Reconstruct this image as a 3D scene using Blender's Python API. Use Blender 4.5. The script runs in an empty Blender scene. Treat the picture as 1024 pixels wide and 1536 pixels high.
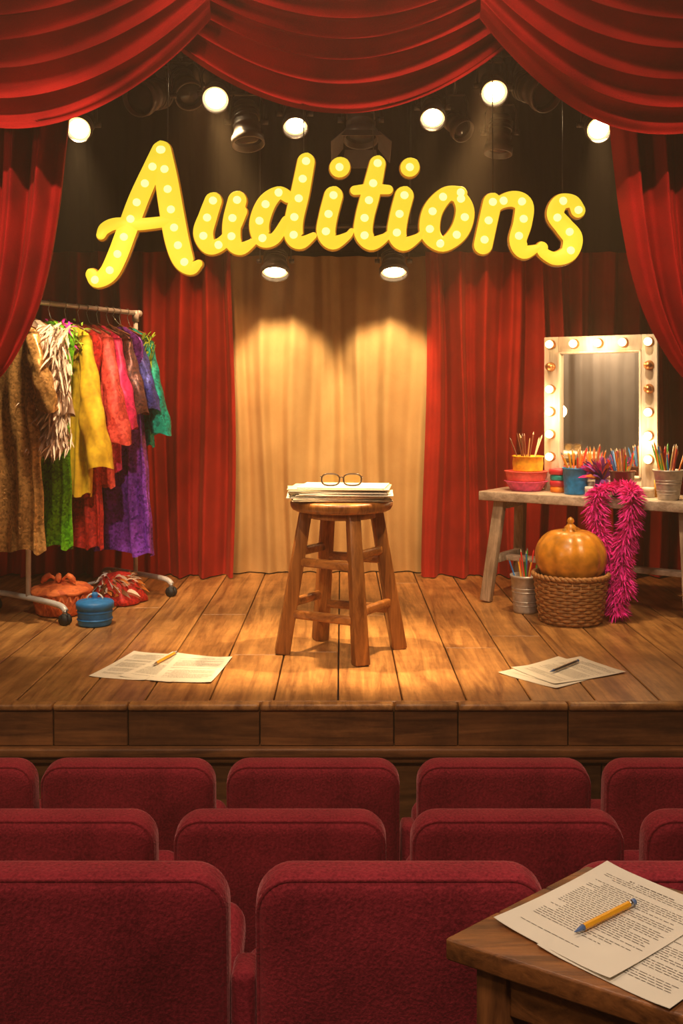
import bpy, bmesh, math, random
from math import sin, cos, pi, sqrt, radians
from mathutils import Vector, Matrix, noise
random.seed(7)
scene = bpy.context.scene
V = Vector
scene.view_settings.view_transform = 'Standard'
scene.view_settings.look = 'None'
scene.view_settings.exposure = .12

# ------------------------------------------------------------------ materials
def new_mat(name):
    m = bpy.data.materials.new(name); m.use_nodes = True
    nt = m.node_tree; b = nt.nodes['Principled BSDF']
    return m, nt, b
def N(nt, t, **kw):
    n = nt.nodes.new(t)
    for k, v in kw.items():
        if k in n.inputs: n.inputs[k].default_value = v
        else: setattr(n, k, v)
    return n
def c4(c): return (c[0], c[1], c[2], 1)
def ramp(nt, fac, stops):
    r = nt.nodes.new('ShaderNodeValToRGB')
    el = r.color_ramp.elements
    el[0].position, el[0].color = stops[0][0], c4(stops[0][1])
    el[1].position, el[1].color = stops[-1][0], c4(stops[-1][1])
    for p, c in stops[1:-1]:
        e = el.new(p); e.color = c4(c)
    nt.links.new(fac, r.inputs['Fac'])
    return r.outputs['Color']
def coords(nt, scale=(1, 1, 1)):
    tc = nt.nodes.new('ShaderNodeTexCoord')
    mp = nt.nodes.new('ShaderNodeMapping'); mp.inputs['Scale'].default_value = scale
    nt.links.new(tc.outputs['Object'], mp.inputs['Vector'])
    return mp.outputs['Vector']
def bump(nt, b, h, strength, dist=0.01):
    bp = N(nt, 'ShaderNodeBump', Strength=strength, Distance=dist)
    nt.links.new(h, bp.inputs['Height']); nt.links.new(bp.outputs['Normal'], b.inputs['Normal'])

def plain(name, col, rough=.5, metal=0., var=.12, nscale=20, bmp=.1, spec=.5):
    m, nt, b = new_mat(name)
    n = N(nt, 'ShaderNodeTexNoise', Scale=nscale, Detail=5.)
    nt.links.new(coords(nt), n.inputs['Vector'])
    lo = [x * (1 - var) for x in col]; hi = [min(1, x * (1 + var)) for x in col]
    nt.links.new(ramp(nt, n.outputs['Fac'], [(.3, lo), (.7, hi)]), b.inputs['Base Color'])
    b.inputs['Roughness'].default_value = rough; b.inputs['Metallic'].default_value = metal
    b.inputs['Specular IOR Level'].default_value = spec
    if bmp: bump(nt, b, n.outputs['Fac'], bmp, .004)
    return m
def velvet(name, lo, hi, sheen=.5, tint=(1, .25, .2), nscale=5, fine=350, fb=.35, fd=.002):
    m, nt, b = new_mat(name)
    v = coords(nt)
    n = N(nt, 'ShaderNodeTexNoise', Scale=float(nscale), Detail=6.); nt.links.new(v, n.inputs['Vector'])
    n2 = N(nt, 'ShaderNodeTexNoise', Scale=float(fine), Detail=2.); nt.links.new(v, n2.inputs['Vector'])
    mx = N(nt, 'ShaderNodeMath', operation='ADD'); 
    ml = N(nt, 'ShaderNodeMath', operation='MULTIPLY'); ml.inputs[1].default_value = .45
    nt.links.new(n2.outputs['Fac'], ml.inputs[0])
    m3 = N(nt, 'ShaderNodeMath', operation='MULTIPLY'); m3.inputs[1].default_value = .55
    nt.links.new(n.outputs['Fac'], m3.inputs[0])
    nt.links.new(ml.outputs[0], mx.inputs[0]); nt.links.new(m3.outputs[0], mx.inputs[1])
    nt.links.new(ramp(nt, mx.outputs[0], [(.35, lo), (.65, hi)]), b.inputs['Base Color'])
    b.inputs['Roughness'].default_value = .85
    b.inputs['Specular IOR Level'].default_value = .15
    b.inputs['Sheen Weight'].default_value = sheen
    b.inputs['Sheen Roughness'].default_value = .4
    b.inputs['Sheen Tint'].default_value = c4(tint)
    bump(nt, b, n2.outputs['Fac'], fb, fd)
    return m
def wood(name, dark, light, axis=2, rough=.45, sc=1., var=.35, rings=True, stain=0.):
    m, nt, b = new_mat(name)
    s = [16., 16., 16.]; s[axis] = 1.3
    v = coords(nt, tuple(x * sc for x in s))
    geo = nt.nodes.new('ShaderNodeNewGeometry')
    off = N(nt, 'ShaderNodeVectorMath', operation='ADD')
    cmb = nt.nodes.new('ShaderNodeCombineXYZ')
    mu = N(nt, 'ShaderNodeMath', operation='MULTIPLY'); mu.inputs[1].default_value = 37.
    nt.links.new(geo.outputs['Random Per Island'], mu.inputs[0])
    for i in range(3): nt.links.new(mu.outputs[0], cmb.inputs[i])
    nt.links.new(v, off.inputs[0]); nt.links.new(cmb.outputs[0], off.inputs[1])
    n = N(nt, 'ShaderNodeTexNoise', Scale=1., Detail=8., Roughness=.62, Distortion=1.3)
    nt.links.new(off.outputs[0], n.inputs['Vector'])
    n2 = N(nt, 'ShaderNodeTexNoise', Scale=5., Detail=4., Roughness=.7)
    nt.links.new(off.outputs[0], n2.inputs['Vector'])
    ad = N(nt, 'ShaderNodeMath', operation='MULTIPLY_ADD'); ad.inputs[1].default_value = .35
    nt.links.new(n2.outputs['Fac'], ad.inputs[0]); 
    sb = N(nt, 'ShaderNodeMath', operation='SUBTRACT'); sb.inputs[1].default_value = .17
    nt.links.new(n.outputs['Fac'], sb.inputs[0]); nt.links.new(sb.outputs[0], ad.inputs[2])
    mid = [(a + c) * .5 for a, c in zip(dark, light)]
    col = ramp(nt, ad.outputs[0], [(.3, dark), (.48, mid), (.66, light)])
    hsv = nt.nodes.new('ShaderNodeHueSaturation')
    mr = N(nt, 'ShaderNodeMapRange'); mr.inputs['To Min'].default_value = 1 - var; mr.inputs['To Max'].default_value = 1 + var
    nt.links.new(geo.outputs['Random Per Island'], mr.inputs['Value'])
    nt.links.new(mr.outputs['Result'], hsv.inputs['Value']); nt.links.new(col, hsv.inputs['Color'])
    out = hsv.outputs['Color']
    if stain:
        n3 = N(nt, 'ShaderNodeTexNoise', Scale=3.5, Detail=9., Roughness=.75)
        nt.links.new(coords(nt), n3.inputs['Vector'])
        k = 1 - stain
        st = ramp(nt, n3.outputs['Fac'], [(.36, (k, k * .95, k * .9)), (.58, (1, 1, 1))])
        mm = N(nt, 'ShaderNodeMix', data_type='RGBA', blend_type='MULTIPLY'); mm.inputs[0].default_value = 1
        nt.links.new(out, mm.inputs[6]); nt.links.new(st, mm.inputs[7]); out = mm.outputs[2]
        rr_ = N(nt, 'ShaderNodeMapRange'); rr_.inputs['To Min'].default_value = rough + .22; rr_.inputs['To Max'].default_value = rough - .06
        nt.links.new(n3.outputs['Fac'], rr_.inputs['Value']); nt.links.new(rr_.outputs['Result'], b.inputs['Roughness'])
    else: b.inputs['Roughness'].default_value = rough
    nt.links.new(out, b.inputs['Base Color'])
    bump(nt, b, ad.outputs[0], .3, .004)
    return m
def sequin(name, lo, hi, metal=.4, scale=90, rough=.35):
    m, nt, b = new_mat(name)
    v = coords(nt)
    vo = N(nt, 'ShaderNodeTexVoronoi', Scale=float(scale)); nt.links.new(v, vo.inputs['Vector'])
    n = N(nt, 'ShaderNodeTexNoise', Scale=28., Detail=4.); nt.links.new(v, n.inputs['Vector'])
    ad = N(nt, 'ShaderNodeMath', operation='MULTIPLY_ADD'); ad.inputs[1].default_value = .5
    sep = nt.nodes.new('ShaderNodeSeparateColor'); nt.links.new(vo.outputs['Color'], sep.inputs[0])
    nt.links.new(sep.outputs[0], ad.inputs[0])
    h = N(nt, 'ShaderNodeMath', operation='MULTIPLY'); h.inputs[1].default_value = .6; nt.links.new(n.outputs['Fac'], h.inputs[0])
    nt.links.new(h.outputs[0], ad.inputs[2])
    nt.links.new(ramp(nt, ad.outputs[0], [(.15, lo), (.75, hi)]), b.inputs['Base Color'])
    b.inputs['Roughness'].default_value = rough; b.inputs['Metallic'].default_value = metal
    bump(nt, b, sep.outputs[1], 1., .006)
    return m
def emis(name, col, st, base=None):
    m, nt, b = new_mat(name)
    b.inputs['Base Color'].default_value = c4(base or col)
    b.inputs['Emission Color'].default_value = c4(col)
    b.inputs['Emission Strength'].default_value = st
    return m

# ------------------------------------------------------------------ mesh builder
class MB:
    def __init__(s): s.v = []; s.f = []; s.mi = []; s.sm = []; s.mats = []
    def add(s, vf, mat, smooth=True, M=None):
        vs, fs = vf
        o = len(s.v)
        for p in vs:
            p = V(p)
            if M is not None: p = M @ p
            s.v.append(p)
        if mat not in s.mats: s.mats.append(mat)
        k = s.mats.index(mat)
        for f in fs:
            s.f.append([i + o for i in f]); s.mi.append(k); s.sm.append(smooth)
        return s
    def obj(s, name, loc=None, parent=None, solid=0):
        me = bpy.data.meshes.new(name)
        off = V(loc) if loc is not None else V((0, 0, 0))
        me.from_pydata([tuple(p - off) for p in s.v], [], s.f)
        for m in s.mats: me.materials.append(m)
        me.polygons.foreach_set('material_index', s.mi)
        me.polygons.foreach_set('use_smooth', s.sm)
        me.update()
        ob = bpy.data.objects.new(name, me); scene.collection.objects.link(ob)
        ob.location = off
        if parent: ob.parent = parent
        return ob

def bxv(corners, bev=.0, seg=2):
    """8 corners: bottom 0-3 ccw, top 4-7"""
    bm = bmesh.new()
    vs = [bm.verts.new(c) for c in corners]
    for f in [(3, 2, 1, 0), (4, 5, 6, 7), (0, 1, 5, 4), (1, 2, 6, 5), (2, 3, 7, 6), (3, 0, 4, 7)]:
        bm.faces.new([vs[i] for i in f])
    if bev > 0:
        bmesh.ops.bevel(bm, geom=list(bm.edges), offset=bev, segments=seg, profile=.5, affect='EDGES')
    bm.normal_update(); bm.verts.index_update()
    out = ([v.co.copy() for v in bm.verts], [[v.index for v in f.verts] for f in bm.faces])
    bm.free(); return out
def box(c, s, bev=.0, seg=2, R=None):
    x, y, z = s[0] / 2, s[1] / 2, s[2] / 2
    co = [V(p) for p in [(-x, -y, -z), (x, -y, -z), (x, y, -z), (-x, y, -z), (-x, -y, z), (x, -y, z), (x, y, z), (-x, y, z)]]
    if R is not None: co = [R @ p for p in co]
    return bxv([p + V(c) for p in co], bev, seg)
def beam(p0, p1, w, h, bev=.004, up=(0, 0, 1), w1=None, h1=None):
    p0 = V(p0); p1 = V(p1); d = (p1 - p0).normalized()
    up = V(up)
    if abs(d.dot(up)) > .98: up = V((0, 1, 0))
    a = d.cross(up).normalized(); b = a.cross(d).normalized()
    w1 = w1 or w; h1 = h1 or h
    co = []
    for p, ww, hh in ((p0, w, h), (p1, w1, h1)):
        for sa, sb in ((-1, -1), (1, -1), (1, 1), (-1, 1)):
            co.append(p + a * sa * ww / 2 + b * sb * hh / 2)
    return bxv(co, bev)
def tube(pts, r, n=10, cap=True, squash=None):
    pts = [V(p) for p in pts]; m = len(pts)
    rs = r if isinstance(r, (list, tuple)) else [r] * m
    vs = []; fs = []
    t0 = (pts[1] - pts[0]).normalized()
    a = t0.cross(V((0, 0, 1)))
    if a.length < .1: a = t0.cross(V((0, 1, 0)))
    a.normalize()
    for i, p in enumerate(pts):
        t = (pts[min(i + 1, m - 1)] - pts[max(i - 1, 0)]).normalized()
        a = (a - t * a.dot(t)).normalized(); b = t.cross(a)
        for k in range(n):
            q = 2 * pi * k / n
            vs.append(p + (a * cos(q) + b * sin(q)) * rs[i])
    for i in range(m - 1):
        for k in range(n):
            fs.append([i * n + k, i * n + (k + 1) % n, (i + 1) * n + (k + 1) % n, (i + 1) * n + k])
    if cap:
        fs.append(list(range(n))[::-1]); fs.append([(m - 1) * n + k for k in range(n)])
    return vs, fs
def lathe(prof, n=32, fn=None, M=None):
    vs = []; fs = []
    for j, (r, z) in enumerate(prof):
        for k in range(n):
            q = 2 * pi * k / n
            rr = r * (fn(q, j, z) if fn else 1)
            p = V((rr * cos(q), rr * sin(q), z))
            vs.append(M @ p if M is not None else p)
    for j in range(len(prof) - 1):
        for k in range(n):
            fs.append([j * n + k, j * n + (k + 1) % n, (j + 1) * n + (k + 1) % n, (j + 1) * n + k])
    if prof[0][0] > 1e-5: fs.append(list(range(n))[::-1])
    if prof[-1][0] > 1e-5: fs.append([(len(prof) - 1) * n + k for k in range(n)])
    return vs, fs
def ball(c, r, n=16, sz=1.):
    return lathe([(max(1e-6, r * sin(pi * j / 10)), -r * sz * cos(pi * j / 10)) for j in range(11)], n, M=Matrix.Translation(V(c)))
def surf(fn, nu, nv):
    vs = [fn(i / nu, j / nv) for j in range(nv + 1) for i in range(nu + 1)]
    fs = [[j * (nu + 1) + i, j * (nu + 1) + i + 1, (j + 1) * (nu + 1) + i + 1, (j + 1) * (nu + 1) + i] for j in range(nv) for i in range(nu)]
    return vs, fs
def aim(pos, d):
    """matrix with local +Z along d"""
    d = V(d).normalized()
    return Matrix.Translation(V(pos)) @ d.to_track_quat('Z', 'Y').to_matrix().to_4x4()
def T(x, y, z, rz=0): return Matrix.Translation((x, y, z)) @ Matrix.Rotation(rz, 4, 'Z')
def cr(pts, n=8):
    """catmull-rom over tuples"""
    P = [pts[0]] + list(pts) + [pts[-1]]; out = []
    for i in range(1, len(P) - 2):
        for k in range(n):
            t = k / n
            out.append(tuple(.5 * ((2 * b) + (c - a) * t + (2 * a - 5 * b + 4 * c - d) * t * t + (3 * b - a - 3 * c + d) * t ** 3)
                             for a, b, c, d in zip(P[i - 1], P[i], P[i + 1], P[i + 2])))
    out.append(tuple(pts[-1])); return out
def feather(base, direc, L, w, bend, n=5):
    """leaf shaped strip"""
    d = V(direc).normalized(); s = d.cross(V((random.uniform(-1, 1), random.uniform(-1, 1), random.uniform(-1, 1)))).normalized()
    vs = []; fs = []; base = V(base)
    for i in range(n + 1):
        t = i / n
        c = base + d * L * t + V(bend) * t * t * L
        ww = w * sin(pi * min(1, .12 + .88 * t)) ** .7 if t < 1 else w * .05
        vs += [c - s * ww, c + s * ww]
    for i in range(n): fs.append([2 * i, 2 * i + 1, 2 * i + 3, 2 * i + 2])
    return vs, fs

# ------------------------------------------------------------------ palette
M_drape = velvet('drape_velvet', (.20, .003, .004), (.44, .010, .008), sheen=.15, tint=(1, .2, .12), nscale=5)
M_backred = velvet('back_curtain_velvet', (.28, .012, .007), (.48, .026, .012), sheen=.12, tint=(1, .25, .12), nscale=5)
M_beige = velvet('beige_backdrop_cloth', (.44, .25, .095), (.60, .37, .155), sheen=.03, tint=(1, .9, .7), nscale=4)
M_upper = velvet('upper_shade_velvet', (.012, .002, .009), (.024, .004, .013), sheen=.03)  # near-black colour stands in for the shade above the back curtains
M_seat = velvet('seat_velvet', (.14, .008, .016), (.40, .032, .050), sheen=.5, tint=(1, .4, .4), nscale=6, fine=170, fb=.8, fd=.003)
M_plank = wood('stage_plank_wood', (.19, .068, .018), (.62, .30, .09), axis=1, rough=.32, sc=.9, var=.16, stain=.32)
M_fascia = wood('stage_fascia_wood', (.09, .032, .010), (.34, .14, .042), axis=0, rough=.42, var=.22, stain=.4)
M_stool = wood('stool_wood', (.15, .042, .008), (.50, .19, .04), axis=2, rough=.33, sc=1.5, var=.12)
M_stoolx = wood('stool_rung_wood', (.15, .042, .008), (.50, .19, .04), axis=0, rough=.33, sc=1.5, var=.12)
M_desk = wood('desk_wood', (.09, .030, .009), (.36, .135, .036), axis=0, rough=.33, sc=2., var=.15, stain=.35)
M_desky = wood('desk_leg_wood', (.09, .030, .009), (.32, .12, .034), axis=2, rough=.4, sc=2., var=.15)
M_trest = wood('whitewashed_wood', (.32, .23, .16), (.70, .58, .46), axis=0, rough=.6, sc=1.5, var=.12, stain=.25)
M_trestz = wood('weathered_leg_wood', (.20, .13, .08), (.52, .38, .26), axis=2, rough=.6, sc=1.5, var=.15, stain=.3)
M_frame = wood('mirror_frame_wood', (.50, .42, .34), (.78, .70, .60), axis=2, rough=.5, sc=1., var=.06)
M_wall = plain('dark_wall_paint', (.02, .012, .014), .9)
M_audwall = plain('auditorium_wall_paint', (.05, .012, .012), .9)
M_ceil = plain('black_ceiling_paint', (.024, .012, .022), .9)
M_carpet = plain('carpet', (.035, .008, .01), .95, nscale=200, bmp=.5)
M_black = plain('black_metal', (.10, .09, .088), .36, .5)
M_blackm = plain('black_powdercoat', (.16, .14, .135), .36, .2)
M_steel = plain('brushed_steel', (.55, .53, .50), .3, .9, bmp=0)
M_white = plain('white_enamel_pipe', (.70, .66, .62), .35, .1, bmp=0)
M_rubber = plain('black_rubber', (.02, .02, .022), .6)
M_paper = plain('paper_white', (.82, .76, .64), .8, var=.05, nscale=8, bmp=.05)
M_paper2 = plain('paper_cream', (.62, .50, .34), .8, var=.1, nscale=8, bmp=.05)
M_ink = plain('printed_ink', (.20, .17, .14), .8, bmp=0)
M_pencil = plain('pencil_yellow', (.85, .40, .02), .35, bmp=0)
M_penblue = plain('pen_blue_tip', (.12, .2, .42), .4, bmp=0)
M_lens_on = emis('lit_lamp_lens', (1, .74, .40), 30)
M_halo = emis('lamp_halo_glow', (1, .55, .16), 3.0)  # glowing amber ring stands in for the halo around each lens
M_lens_off = plain('lamp_glass_off', (.05, .05, .06), .12, .3, bmp=0)
M_bulb = emis('vanity_bulb_glow', (1, .68, .28), 6)
M_sock = plain('copper_socket', (.6, .26, .1), .35, .8)
M_sign = emis('sign_yellow_glow', (1, .74, .04), .88, (.5, .38, .03))
M_signedge = emis('sign_amber_edge', (.60, .20, .008), .5, (.4, .18, .02))
M_signback = plain('sign_backing_metal', (.12, .03, .01), .5, .3)
M_signbulb = emis('sign_bulb_glow', (1, .90, .34), 1.2, (.5, .45, .1))
M_gold = plain('gold_braid', (.6, .36, .08), .4, .6, nscale=120, bmp=.5)

# ------------------------------------------------------------------ room shell
def wall(name, c, s, m):
    b = MB(); b.add(box(c, s), m, False); return b.obj(name)
wall('wall_left', (-3.05, 2.75, 1.3), (.1, 8.5, 4.4), M_audwall)
wall('wall_right', (3.05, 2.75, 1.3), (.1, 8.5, 4.4), M_audwall)
wall('wall_back', (0, 6.95, 1.3), (6, .1, 4.4), M_wall)
wall('wall_front', (0, -1.45, 1.3), (6, .1, 4.4), M_audwall)
wall('ceiling', (0, 2.75, 3.55), (6.2, 8.5, .1), M_ceil)
b = MB()
for y0, y1, z in ((-1.4, 2.16, -.60), (2.16, 2.76, -.78), (2.76, 3.72, -.85)):
    b.add(box((0, (y0 + y1) / 2, (z - .95) / 2), (5.98, y1 - y0, z + .95)), M_carpet, False)
b.obj('floor')
b = MB()
for y in (4.5, 5.1, 5.7, 6.2): b.add(box((0, y, 3.36), (5.9, .12, .26), .01), M_ceil, False)
for x in (-2.2, -1.1, 0, 1.1, 2.2): b.add(box((x, 5.35, 3.2), (.10, 1.8, .12), .01), M_ceil, False)
b.obj('ceiling_rafters')

# ------------------------------------------------------------------ stage
b = MB()
SWX = 2.94
b.add(box((0, 5.34, -.45), (2 * SWX, 3.06, .80)), M_wall, False)
xs = []; x = -2.935
while x < SWX - .02: xs.append(x); x += .2435
for i in range(len(xs)):
    x0 = xs[i]; x1 = min(x0 + .2435, SWX)
    cuts = [3.77] + [random.uniform(4.3, 6.6)] + [6.86]
    for a, c in zip(cuts, cuts[1:]):
        if c - a < .05: continue
        b.add(box(((x0 + x1) / 2, (a + c) / 2, -.02), (x1 - x0 - .006, c - a - .004, .04), .003, 1), M_plank, False)
fx = [-SWX, -2.3, -1.69, -1.08, -.80, -.306, .197, .437, .85, 1.35, 2.1, SWX]
for a, c in zip(fx, fx[1:]):
    b.add(box(((a + c) / 2, 3.765, -.086), (c - a - .004, .03, .15), .003, 1), M_fascia, False)
    b.add(box(((a + c) / 2, 3.765, -.014), (c - a - .003, .06, .026), .009, 3), M_plank, True)
b.add(box((0, 3.755, -.180), (2 * SWX, .07, .035), .008, 3), M_fascia, True)
b.add(box((0, 3.765, -.212), (2 * SWX, .05, .025), .006, 2), M_fascia, True)
x = -SWX
while x < SWX - .1:
    if x + .56 < SWX: b.add(box((x + .28, 3.775, -.54), (.555, .02, .62), .004, 1), M_fascia, False)
    x += .56
b.add(box((0, 3.765, -.80), (2 * SWX, .04, .09), .006, 2), M_fascia, False)
b.obj('stage')

# ------------------------------------------------------------------ curtains
def pleat(t, ph=0):
    s = sin(t + ph); return s * (1 - .25 * abs(s)) + .25 * sin(2.3 * t + 1.1 * ph)
def back_curtain(name, x0, x1, y, z0, z1, m, per, amp, ph):
    def fn(u, v):
        x = x0 + (x1 - x0) * u; z = z0 + (z1 - z0) * v
        t = 2 * pi * x / per + .9 * sin(x * 3.1 + ph) + .25 * sin(z * 1.7 + x * 2)
        a = amp * (1 - .25 * v)
        return V((x + .02 * sin(z * 2 + x * 9), y + a * pleat(t, ph) + .02 * sin(x * 2.7 + ph), z))
    b = MB(); b.add(surf(fn, int(abs(x1 - x0) / per * 26), 20), m); return b.obj(name)
back_curtain('red_back_curtain', -2.90, -.69, 6.42, .008, 2.22, M_backred, .165, .095, .3)
back_curtain('red_back_curtain', .53, 2.90, 6.42, .008, 2.22, M_backred, .165, .095, 1.7)
back_curtain('beige_backdrop_curtain', -.85, .72, 6.56, .008, 2.08, M_beige, .22, .038, .8)
back_curtain('upper_shade_curtain', -2.90, 2.90, 6.25, 2.06, 3.42, M_upper, .2, .03, 2.)  # dark cloth added so the space above the red curtains reads unlit
b = MB(); b.add(tube([(-2.9, 6.42, 2.235), (2.9, 6.42, 2.235)], .014, 10), M_black)
b.obj('curtain_rail')

def interp(tab, z):
    if z >= tab[0][0]: return tab[0][1]
    for (za, a), (zb, c) in zip(tab, tab[1:]):
        if z >= zb:
            t = (za - z) / (za - zb); return a + (c - a) * t
    return tab[-1][1]
inner = [(3.4, 1.0), (2.9, 1.06), (2.24, 1.10), (1.93, 1.135), (1.70, 1.175), (1.53, 1.22), (1.40, 1.275), (1.26, 1.355), (1.15, 1.46), (1.03, 1.60), (.9, 1.62), (.5, 1.55), (0, 1.52)]
outer = [(3.4, 2.75), (2.4, 2.65), (1.6, 2.35), (1.2, 2.08), (1.03, 1.92), (.9, 1.94), (.5, 2.1), (0, 2.2)]
def side_drape(sg):
    def fn(u, v):
        z = 3.4 + (.008 - 3.4) * v
        zi = z
        xi = (interp(inner, zi + .04) + interp(inner, zi) + interp(inner, zi - .04)) / 3
        xo = interp(outer, z)
        x = xi + (xo - xi) * u
        w = (xo - xi) / 1.6
        t = 2 * pi * 12.0 * u + .7 * sin(5 * u + 1) + .35 * sin(z * 2.2 + 4 * u)
        a = .07 * min(1, .35 + w)
        return V((sg * x, 4.04 + a * pleat(t, .5 + sg) - .03 * sin(pi * u), z))
    b = MB(); b.add(surf(fn, 280, 90), M_drape)
    b.add(tube([(sg * (1.76 + .19 * cos(q)), 4.02 + .10 * sin(q), 1.03) for q in [k * pi / 12 for k in range(25)]], .022, 8), M_gold)
    b.obj('stage_side_drape')
side_drape(-1); side_drape(1)

def swag(A0, B0, d0, A1, B1, d1, y, K, amp, ph, belly=.10):
    def fn(u, v):
        w = v
        ax = A0[0] + (A1[0] - A0[0]) * w; az = A0[1] + (A1[1] - A0[1]) * w
        bx = B0[0] + (B1[0] - B0[0]) * w; bz = B0[1] + (B1[1] - B0[1]) * w
        d = d0 + (d1 - d0) * w
        env = max(0, sin(pi * u)) ** .6
        ph2 = 2 * pi * K * w + 1.3 * sin(2.6 * u + ph) + .5 * sin(7 * u + 2 * ph) + .9 * sin(3.1 * w * pi + ph)
        f = sin(ph2); f = f * (1 - .3 * abs(f)) + .28 * sin(2.1 * ph2 + 5 * u + ph)
        z = az + (bz - az) * u - d * 4 * u * (1 - u) - .020 * cos(ph2) * env * (1 if v < .97 else .3)
        yy = y - amp * (.35 + .65 * env) * f - belly * env * w
        if v > .96: yy += (v - .96) * .9
        return V((ax + (bx - ax) * u, yy, z))
    b = MB(); b.add(surf(fn, 110, 200), M_drape); return b.obj('stage_curtain_swag')
swag((-.62, 3.2), (.62, 3.2), .12, (-.74, 2.60), (.74, 2.60), .345, 3.92, 9.2, .045, .4, .03)
swag((-2.3, 3.15), (-.46, 3.35), .16, (-1.96, 2.60), (-.50, 2.60), .435, 3.79, 9.2, .048, 1.3, .03)
swag((2.3, 3.15), (.46, 3.35), .16, (1.96, 2.60), (.53, 2.60), .455, 3.79, 9.2, .048, 2.4, .03)
def vf(u, v):
    x = -2.90 + 5.8 * u
    return V((x, 4.17 + .025 * pleat(2 * pi * x / .15), 3.48 - .82 * v))
b = MB(); b.add(surf(vf, 500, 4), M_drape); b.obj('curtain_valance')

# ------------------------------------------------------------------ lighting rig
PIPEZ = 2.80
b = MB()
b.add(tube([(-2.9, 4.78, PIPEZ), (2.9, 4.78, PIPEZ)], .022, 12), M_black)
b.add(tube([(-2.9, 4.78, PIPEZ + .25), (2.9, 4.78, PIPEZ + .25)], .018, 12), M_black)
x = -2.9
while x < 2.6:
    b.add(tube([(x, 4.78, PIPEZ), (x + .15, 4.78, PIPEZ + .25), (x + .3, 4.78, PIPEZ)], .008, 6), M_black); x += .3
for x in (-2, 0, 2): b.add(tube([(x, 4.78, PIPEZ + .25), (x, 4.78, 3.5)], .012, 8), M_black)
b.obj('lighting_truss')
b = MB()
b.add(tube([(-.62, 6.12, 2.20), (.54, 6.12, 2.20)], .014, 10), M_black)
for x in (-.5, .42): b.add(tube([(x, 6.12, 2.20), (x, 6.12, 3.23)], .006, 8), M_black)
b.obj('lighting_pipe')

def spotlight(pos, d, lit, R=.058, L=.19, pipez=PIPEZ, pipey=4.78, barn=False, tgt=None, watt=0, ang=50, blend=.6, col=(1, .74, .42)):
    b = MB(); M = aim(pos, d)
    b.add(lathe([(R * .45, -L), (R * .7, -L * .97), (R * .82, -L * .85), (R * .82, -L * .42), (R * .9, -L * .4), (R * .9, -L * .34), (R * .84, -L * .32), (R, -.02), (R * 1.08, -.015), (R * 1.08, .02), (R * .97, .02), (R * .95, -.01)], 28, M=M), M_blackm)
    for k in range(3):
        b.add(lathe([(R * .84, -L * (.55 + .11 * k)), (R * .92, -L * (.56 + .11 * k)), (R * .92, -L * (.59 + .11 * k)), (R * .84, -L * (.60 + .11 * k))], 24, M=M), M_black)
    if lit:
        b.add(lathe([(R * .97, -.004), (R * .78, -.001)], 28, M=M), M_halo)
        b.add(lathe([(R * .80, -.002), (R * .55, .006), (R * .25, .011), (1e-5, .013)], 28, M=M), M_lens_on)
    else:
        b.add(lathe([(R * .96, -.008), (R * .6, .004), (1e-5, .01)], 28, M=M), M_lens_off)
    if barn:
        for k in range(4):
            q = k * pi / 2; W = R * .95
            c0 = [V((-W, R * 1.05, .02)), V((W, R * 1.05, .02)), V((W * 1.25, R * 1.75, R * 1.1)), V((-W * 1.25, R * 1.75, R * 1.1))]
            RR = M @ Matrix.Rotation(q, 4, 'Z')
            vs = [RR @ p for p in c0] + [RR @ (p + V((0, .003, 0))) for p in c0]
            b.add((vs, [(0, 1, 2, 3), (7, 6, 5, 4), (0, 1, 5, 4), (1, 2, 6, 5), (2, 3, 7, 6), (3, 0, 4, 7)]), M_blackm, False)
    c = M @ V((0, 0, -L * .5))
    top = V((c.x, pipey - .0, pipez))
    up = (top - c).normalized(); hgt = min(.10 + R * .5, (top - c).length * .7)
    sd = V((1, 0, 0)); w = R * 1.15
    apex = c + up * hgt
    pts = [c - sd * w - up * .01, c - sd * w + up * hgt * .7, c - sd * w * .75 + up * hgt, c + sd * w * .75 + up * hgt, c + sd * w + up * hgt * .7, c + sd * w - up * .01]
    for a, e in zip(pts, pts[1:]): b.add(beam(a, e, .006, .022, .001, up=(0, 1, 0)), M_black, False)
    for s in (-1, 1): b.add(tube([c + sd * s * (w - .01), c + sd * s * (w + .02)], .014, 10), M_black)
    b.add(tube([apex, top], .008, 8), M_black)
    b.add(box(top, (.03, .05, .05), .008), M_black)
    ob = b.obj('stage_spotlight', loc=pos)
    if watt:
        ld = bpy.data.lights.new('spot_lamp', 'SPOT'); ld.energy = watt; ld.spot_size = radians(ang); ld.spot_blend = blend
        ld.color = col; ld.shadow_soft_size = .05
        lo = bpy.data.objects.new('spot_lamp', ld); scene.collection.objects.link(lo)
        p = V(pos) + V(d).normalized() * .06
        dd = (V(tgt) - p).normalized()
        lo.parent = ob; lo.location = p - V(pos)
        lo.rotation_euler = dd.to_track_quat('-Z', 'Y').to_euler()
    return ob
Y = 4.68
W1 = (1, .66, .32)
spotlight((-1.228, Y, 2.405), (.05, -.9, -.45), True, tgt=(-1.3, 5.2, .8), watt=160, ang=58, col=(1, .74, .44))
spotlight((-.589, Y, 2.546), (.05, -.85, -.55), True, R=.062, tgt=(.05, 4.45, .1), watt=480, ang=44, blend=1., col=W1)
spotlight((-.216, Y, 2.42), (.05, -.6, -.75), True, tgt=(-.15, 6.4, .5), watt=110, ang=42, blend=.9, col=W1)
spotlight((.426, Y, 2.458), (-.05, -.7, -.7), True, tgt=(.1, 6.4, .5), watt=110, ang=42, blend=.9, col=W1)
spotlight((.714, Y, 2.577), (-.05, -.8, -.55), True, R=.062, tgt=(-.05, 4.45, .1), watt=480, ang=44, blend=1., col=W1)
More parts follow.
